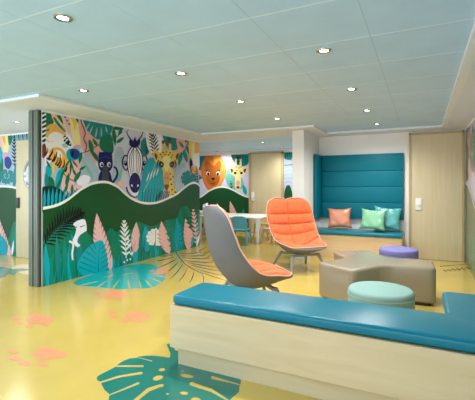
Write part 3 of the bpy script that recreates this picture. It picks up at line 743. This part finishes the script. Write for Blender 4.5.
A.blob('fgrey', [(-6, 268), (4, 267), (12, 269), (22, 268.4), (30, 270), (18, 272), (14, 275), (8, 274), (4, 277), (-6, 278)])
A.blob('coral', [(-2, 264), (6, 263.6), (8, 265), (0, 266)])
for i in range(6):
    x = 446 + i * 4.6; yv = 270.6 - i * .5
    A.line('fgreen', [(x - 2.4, yv - .4), (x, yv + .8), (x + 2, yv - 1.8 - i * .15)], 1.1, .4)
A.line('fgreen', [(440, 266.4), (455, 265.2), (474, 264)], .6, .3)
A.build('floor_graphics', floor)

# ================================================================== OBJECTS
# ---- corner bench in the foreground
t = thing('corner_bench', 'long L-shaped maple bench with a bright teal vinyl seat in the foreground', 'bench', (-.5, 2.3, 0))
def put(o): o.matrix_parent_inverse = Matrix.Translation(-Vector(o.parent.location)); return o
L1 = [(-1.53, 2.075), (.598, 2.075), (.598, 3.02), (.135, 3.02), (.135, 2.49), (-1.53, 2.49)]
bm = prism(nb(), rounded(L1, [.012, 0, .05, .05, .02, .03], 3), .12, .405, bev=.004, seg=1)
put(obj('base_panel', bm, M['maple'], t, angle=30))
L2 = [(-1.485, 2.115), (.59, 2.115), (.59, 2.98), (.175, 2.98), (.175, 2.45), (-1.485, 2.45)]
put(obj('plinth', prism(nb(), L2, 0, .125), M['plinth'], t, smooth=False))
L3 = [(-1.52, 2.08), (.598, 2.08), (.598, 3.015), (.125, 3.015), (.125, 2.487), (-1.52, 2.487)]
bm = prism(nb(), rounded(L3, [.04, 0, .05, .06, .02, .05], 5), .409, .472, bev=.022, seg=4)
put(obj('seat_cushion', bm, M['teal'], t, angle=60))

# ---- alcove bench and padded back
t = thing('alcove_bench', 'low built-in maple bench with a teal seat below the padded wall', 'bench', (-1.0, 6.7, 0))
bm = bx(-1.73, -.285, 6.47, 6.995, 0, .385, bev=.004, seg=1); put(obj('base_panel', bm, M['maple'], t))
bm = bx(-1.733, -.275, 6.44, 6.997, .388, .45, bev=.02, seg=4); put(obj('seat_cushion', bm, M['teal'], t))
t = thing('padded_back', 'tall dark teal padded wall panel in four rows above the alcove bench', 'wall panel', (-1.0, 6.95, .64))
zz = [.64, .925, 1.205, 1.485, 1.78]
for i in range(4):
    bm = bx(-1.665, -.28, 6.93, 6.998, zz[i], zz[i + 1] - .002, bev=.009, seg=3); put(obj('back_pad', bm, M['teal_dark'], t))
bm = bx(-1.733, -1.667, 6.58, 6.998, .64, 1.785, bev=.02, seg=4); put(obj('side_pad', bm, M['teal_dark'], t))

# ---- pillows
def pillow(name, label, loc, w_, h_, th, m, rz, tilt, roll=0, puck=0.0):
    bm = nb(); n = 22; top = {}; bot = {}
    for i in range(n + 1):
        for j in range(n + 1):
            a = -1 + 2 * i / n; b = -1 + 2 * j / n
            px_ = a * w_ / 2 * (1 - .16 * (1 - b * b) * abs(a) ** 3); pz = b * h_ / 2 * (1 - .16 * (1 - a * a) * abs(b) ** 3)
            e = max(0, (1 - a ** 4) * (1 - b ** 4)) ** .55
            wr = .006 * math.sin(9 * a + 5 * b) * (abs(a) + abs(b)) * e + .008 * math.sin(14 * a * b + 2 * a)
            top[i, j] = bm.verts.new((px_, -th / 2 * e + wr * .5, pz))
            bot[i, j] = top[i, j] if i in (0, n) or j in (0, n) else bm.verts.new((px_, th / 2 * e + wr * .5, pz))
    for i in range(n):
        for j in range(n):
            bm.faces.new((top[i, j], top[i + 1, j], top[i + 1, j + 1], top[i, j + 1])); q = (bot[i, j], bot[i, j + 1], bot[i + 1, j + 1], bot[i + 1, j])
            try: bm.faces.new(q)
            except ValueError: pass
    o = obj(name, bm, m, None, angle=180)
    o.rotation_euler = (tilt, roll, rz); o.location = loc
    tag(o, label, 'pillow'); return o
g = 'satin throw pillows on the alcove bench'
pillow('throw_pillow', 'shiny orange satin pillow alone at the left of the alcove bench', (-1.30, 6.72, .655), .42, .37, .13, M['satin_o'], .10, -.22, -.04)['group'] = g
pillow('throw_pillow', 'shiny light green satin pillow leaning in front of the teal pillow', (-.735, 6.64, .655), .43, .37, .13, M['satin_g'], -.1, -.25, .05)['group'] = g
pillow('throw_pillow', 'aqua teal satin pillow half hidden behind the green pillow', (-.53, 6.79, .675), .46, .40, .12, M['satin_t'], .05, -.2, .08)['group'] = g

# ---- star ottoman
def star_ottoman():
    c = Vector((-.50, 4.44)); R_ = .62; hw = .245; pts = []; rad = []
    dirs = [math.radians(a) for a in (3, 121, 240)]
    for k, a in enumerate(dirs):
        u = Vector((math.cos(a), math.sin(a))); n = Vector((-u.y, u.x))
        pts += [tuple(c + u * R_ - n * hw), tuple(c + u * R_ + n * hw)]; rad += [.075, .075]
        b = dirs[(k + 1) % 3]; d = (b - a) % (2 * PI); m_ = a + d / 2
        pts.append(tuple(c + Vector((math.cos(m_), math.sin(m_))) * (hw / math.sin(d / 2)) * 1.0)); rad.append(.13)
    out = rounded(pts, rad, 8)
    t = thing('star_ottoman', 'large beige leatherette ottoman shaped like a three-armed star', 'ottoman', (c.x, c.y, 0))
    put(obj('upholstery', prism(nb(), out, .025, .39, bev=.032, seg=5), M['beige'], t, angle=60))
    inner = [tuple(c + (Vector(p) - c) * .93) for p in out]
    put(obj('base', prism(nb(), inner, 0, .026), M['dark'], t, smooth=False))
star_ottoman()
def stool(label, x, y, m, r=.255, h=.375):
    t = thing('round_stool', label, 'stool', (x, y, 0), 0, 'round upholstered stools by the star ottoman')
    prof = [(0, .02), (r - .02, .02), (r - .005, .03), (r, .06), (r, h - .05)] + [(r - .03 + .03 * math.cos(a), h - .03 + .03 * math.sin(a)) for a in [PI / 2 * k / 6 for k in range(7)]] + [(r * .6, h + .004), (0, h + .006)]
    obj('upholstery', lathe(nb(), prof, 64), m, t, angle=70)
    obj('piping', lathe(nb(), [(r + .0005, h - .052), (r + .004, h - .049), (r + .0005, h - .046)], 64), m, t)
    obj('base', lathe(nb(), [(0, 0), (r - .03, 0), (r - .03, .021), (0, .021)], 40), M['dark'], t)
stool('mint green round stool between the star ottoman and the teal bench', -.305, 3.27, M['mint'])
stool('lilac purple round stool behind the star ottoman near the alcove', -.285, 5.50, M['lilac'], .245)

# ---- lounge chairs
def cat(keys, t):
    for (t0, *a), (t1, *b) in zip(keys, keys[1:]):
        if t <= t1:
            u = (t - t0) / (t1 - t0); u = u * u * (3 - 2 * u) if False else u
            return [p + (q - p) * u for p, q in zip(a, b)]
    return list(keys[-1][1:])
def spline(keys, t):
    n = len(keys)
    for i in range(n - 1):
        if t <= keys[i + 1][0] or i == n - 2:
            t0, t1 = keys[i][0], keys[i + 1][0]; u = (t - t0) / (t1 - t0)
            b, c = keys[i][1:], keys[i + 1][1:]
            a = keys[i - 1][1:] if i else [2 * x - y_ for x, y_ in zip(b, c)]; d = keys[i + 2][1:] if i < n - 2 else [2 * y_ - x for x, y_ in zip(b, c)]
            return [.5 * (2 * q + (r - p) * u + (2 * p - 5 * q + 4 * r - s_) * u * u + (3 * q - p - 3 * r + s_) * u ** 3) for p, q, r, s_ in zip(a, b, c, d)]
#        t   y(front+)  z    halfwidth  wing
SHELL = [(0, .375, .37, .20, .00), (.07, .325, .34, .27, .03), (.18, .22, .295, .32, .10), (.32, .04, .255, .355, .16), (.43, -.12, .285, .375, .185), (.52, -.25, .41, .385, .18),
         (.64, -.335, .58, .39, .155), (.76, -.37, .74, .395, .125), (.88, -.39, .90, .375, .09), (.95, -.40, .985, .32, .06), (1.0, -.405, 1.03, .21, .04)]
def sp(t, s, h=0.0, scale=1.0):
    y_, z_, w_, wg = spline(SHELL, t)
    e = 1e-3; a = spline(SHELL, max(0, t - e)); b = spline(SHELL, min(1, t + e))
    ty, tz = b[0] - a[0], b[1] - a[1]; l = math.hypot(ty, tz); ty /= l; tz /= l     # along the shell towards the top
    ny, nz = tz, -ty                                                            # towards the sitter
    if nz < 0 and t < .3: ny, nz = -ny, -nz
    off = wg * abs(s) ** 2.1 + h
    dip = -.028 * max(0, 1 - abs(s) * 2.2) ** 1.5 * max(0, (t - .9) / .1)
    return Vector((s * w_ * scale, y_ + ny * off + ty * dip, z_ + nz * off + tz * dip))
def grid(bm, f, nt, ns):
    g = [[bm.verts.new(f(i / nt, -1 + 2 * j / ns)) for j in range(ns + 1)] for i in range(nt + 1)]
    for i in range(nt):
        for j in range(ns): bm.faces.new((g[i][j], g[i][j + 1], g[i + 1][j + 1], g[i + 1][j]))
    return g
def closed_grid(f_top, f_bot, nt, ns):
    bm = nb(); a = grid(bm, f_top, nt, ns); b = grid(bm, f_bot, nt, ns)
    for i in range(nt):
        for j in (0, ns): bm.faces.new((a[i][j], a[i + 1][j], b[i + 1][j], b[i][j]))
    for j in range(ns):
        for i in (0, nt): bm.faces.new((a[i][j], a[i][j + 1], b[i][j + 1], b[i][j]))
    return bm
SEAMS = [.40, .555, .665, .78]
def quilt(t, s):
    lines = [0.0] + SEAMS + [1.0]
    for a, b in zip(lines, lines[1:]):
        if a <= t <= b: u = (t - a) / (b - a); lo = b - a; break
    pu = 1 - abs(2 * u - 1) ** 3.2
    vs = [-1, -.56, 0, .56, 1] if t < SEAMS[-1] else [-1, 0, 1]
    for a, b in zip(vs, vs[1:]):
        if a <= s <= b: q = (s - a) / (b - a); break
    pv = 1 - abs(2 * q - 1) ** (5 if t < SEAMS[-1] else 8)
    fill = .04 * max(0, math.sin(PI * min(1, max(0, (t - .02) / .52)))) * (1 - abs(s) ** 3)
    return fill + .054 * (max(0, pu) ** .5) * (.45 + .55 * max(0, pv) ** .5)
def edge(s, t): return max(0, 1 - max(abs(s), abs(2 * t - 1)) ** 10)
def lounge_chair(label, loc, rz):
    t = thing('lounge_chair', label, 'chair', loc, rz, 'high-backed lounge chairs')
    obj('shell', closed_grid(lambda a, s: sp(a, s, -.006), lambda a, s: sp(a, s, -.03 - .012 * (1 - s * s), .97), 40, 20), M['grey'], t, angle=60)
    f1 = lambda a, s: sp(.018 + .967 * a, s, quilt(.018 + .967 * a, s) * edge(s, a) ** .5 + .002, .965)
    f0 = lambda a, s: sp(.018 + .967 * a, s, -.004, .965)
    obj('seat_pad', closed_grid(f1, f0, 96, 56), M['orange'], t, angle=75)
    # piping round the rim
    bm = nb(); ring = [sp(i / 40, -1, 0) for i in range(41)] + [sp(1, -1 + 2 * j / 20, 0) for j in range(1, 21)] + [sp(1 - i / 40, 1, 0) for i in range(1, 41)] + [sp(0, 1 - 2 * j / 16, 0) for j in range(1, 16)]
    n = len(ring); rs = []
    for i, p in enumerate(ring):
        d = (ring[(i + 1) % n] - ring[i - 1]).normalized(); u = d.orthogonal().normalized() if i == 0 else (u - d * u.dot(d)).normalized(); v = d.cross(u)
        rs.append([bm.verts.new(p + (u * math.cos(a) + v * math.sin(a)) * .0065) for a in [2 * PI * k / 6 for k in range(6)]])
    for i in range(n):
        A_, B_ = rs[i], rs[(i + 1) % n]
        for k in range(6): bm.faces.new((A_[k], A_[(k + 1) % 6], B_[(k + 1) % 6], B_[k]))
    obj('rim_piping', bm, M['piping'], t)
    bm = nb(); box(bm, -.20, .20, .17, .21, .215, .245, bev=.006); box(bm, -.19, .19, -.15, -.11, .205, .24, bev=.006); box(bm, -.022, .022, -.15, .19, .21, .235, bev=.004)
    box(bm, -.03, .03, .17, .21, .24, .29); box(bm, -.03, .03, -.15, -.11, .23, .27)
    obj('base_frame', bm, M['greyleg'], t)
    for sx, y0, y1 in ((-1, .20, .31), (1, .20, .31), (-1, -.14, -.29), (1, -.14, -.29)):
        bm = nb(); taper(bm, (sx * .29, y1, 0), (sx * .20, y0, .25), (.013, .012), (.024, .020)); obj('leg', bm, M['greyleg'], t)
    return t
ch = lounge_chair('orange quilted lounge chair facing us beside the pillar', (-1.63, 5.36, 0), math.radians(-134))
dup(ch, (-1.53, 3.36, 0), math.radians(-47), 'grey lounge chair seen from behind, nearest the teal bench', 'high-backed lounge chairs')

# ---- activity table and small chairs beyond the partition
t = thing('activity_table', 'low white rectangular table in the far play area', 'table', (-3.85, 7.85, 0), math.radians(0))
pts = rounded([(-.80, -.55), (.78, -.55), (.78, .5), (-.80, .5)], .06, 5)
obj('tabletop', prism(nb(), pts, .525, .552, bev=.006, seg=2), M['plast_w'], t)
for sx, sy in ((.72, -.48), (.72, .43), (-.73, -.48), (-.73, .43)):
    bm = nb(); taper(bm, (sx, sy, 0), (sx, sy, .53), (.028, .028), (.045, .045), .008); obj('leg', bm, M['plast_w'], t)
def kid_chair(label, x, y_, rz, m):
    t = thing('child_chair', label, 'chair', (x, y_, 0), rz, 'small plastic chairs round the white table')
    pts = rounded([(-.17, -.16), (.17, -.16), (.19, .17), (-.19, .17)], .06, 5)
    obj('seat', prism(nb(), pts, .30, .322, bev=.007, seg=2), m, t)
    def bf(a, s): return Vector((s * (.165 + .012 * math.sin(PI * a) - .03 * a ** 4), -.175 - .05 * a + .035 * s * s * 1.0, .335 + .265 * a - .025 * s ** 4 * a))
    obj('backrest', closed_grid(bf, lambda a, s: bf(a, s) + Vector((0, -.014, 0)), 12, 12), m, t)
    for sx in (-1, 1):
        bm = nb(); taper(bm, (sx * .13, -.15, .30), (sx * .14, -.185, .40), (.012, .010), (.012, .009), .003); obj('back_post', bm, m, t)
        bm = nb(); taper(bm, (sx * .19, .17, 0), (sx * .155, .13, .305), (.012, .012), (.018, .018), .004); obj('leg', bm, m, t)
        bm = nb(); taper(bm, (sx * .18, -.20, 0), (sx * .145, -.13, .305), (.012, .012), (.018, .018), .004); obj('leg', bm, m, t)
    return t
kid_chair('small blue plastic chair tucked under the near side of the white table', -3.42, 7.14, math.radians(12), M['plast_b'])
kid_chair('small blush plastic chair at the right end of the white table', -2.86, 7.55, math.radians(75), M['plast_p'])
kid_chair('small apricot chair on the far side of the white table', -3.45, 8.45, math.radians(180), M['plast_o'])
# ---- low storage cabinet in the far corner
t = thing('storage_cabinet', 'low yellow-maple cabinet with a white top seen past the partition', 'cabinet', (-5.4, 8.35, 0))
obj('body', bx(-.8, .62, -.2, .45, 0, .52, bev=.004, seg=1), M['cab'], t)
obj('top', bx(-.82, .64, -.23, .47, .52, .56, bev=.008), M['plast_w'], t)
for x in (.30, .42, .54): obj('finger_hole', bx(x - .02, x + .02, -.204, -.195, .18, .28, bev=.002, seg=1), M['dark'], t)

# ---- downlights
def downlight(x, y_, label, z=2.1545, power=None, first=[None]):
    if z > 2.14: x, y_ = x * 1.026, y_ * 1.026      # the recessed field sits 2 cm above the border
    if first[0] is None:
        t = thing('downlight', label, 'ceiling light', (x, y_, z), 0, 'recessed downlights')
        obj('trim_ring', lathe(nb(), [(.030, .0), (.034, -.007), (.046, -.008), (.052, -.004), (.053, .001)], 32), M['chrome'], t)
        bm = nb(); lathe(bm, [(0, -.001), (.031, -.001)], 32); obj('lens', bm, M['lamp'], t)
        first[0] = t
    else: t = dup(first[0], (x, y_, z), 0, label)
    l = bpy.data.lights.new('downlight_beam', 'SPOT'); l.energy = DOWN_W if power is None else power; l.spot_size = math.radians(165); l.spot_blend = 1; l.shadow_soft_size = .05; l.color = (1, .96, .92)
    lo = bpy.data.objects.new('beam', l); COL.objects.link(lo); lo.parent = t; lo.location = (0, 0, -.012)
    return t
def lights():
    rows = {(-1.77, 1.43): 'large nearest downlight at the upper left of the ceiling', (-.6, 2.56): 'downlight high in the picture at the middle, above the bench',
            (-1.77, 2.56): 'second downlight of the middle ceiling row, above the partition leaf', (-2.93, 2.6): 'downlight near the corner of the white border by the partition',
            (-1.77, 3.69): 'third downlight of the middle row, above the giraffe end of the partition', (-.6, 3.69): 'second downlight of the right-hand ceiling row',
            (-.6, 4.8): 'third downlight of the right-hand ceiling row', (-.6, 5.9): 'last downlight of the right-hand row, in front of the padded alcove', (-1.77, 4.83): 'last downlight of the middle row, just before the white beam'}
    for (x, y_), lab in rows.items(): downlight(x, y_, lab, power=DOWN_W * (2.4 if (x, y_) == (-.6, 5.9) else 1))
    downlight(-5.2, 3.44, 'downlight in the white dropped ceiling left of the partition', ZC - .001)
    downlight(-2.98, 7.27, 'nearest downlight of the far area, beyond the white beam')
    downlight(-2.97, 8.4, 'far-area downlight close to the pillar')
    downlight(-4.79, 8.56, 'far-area downlight above the lion mural')
lights()
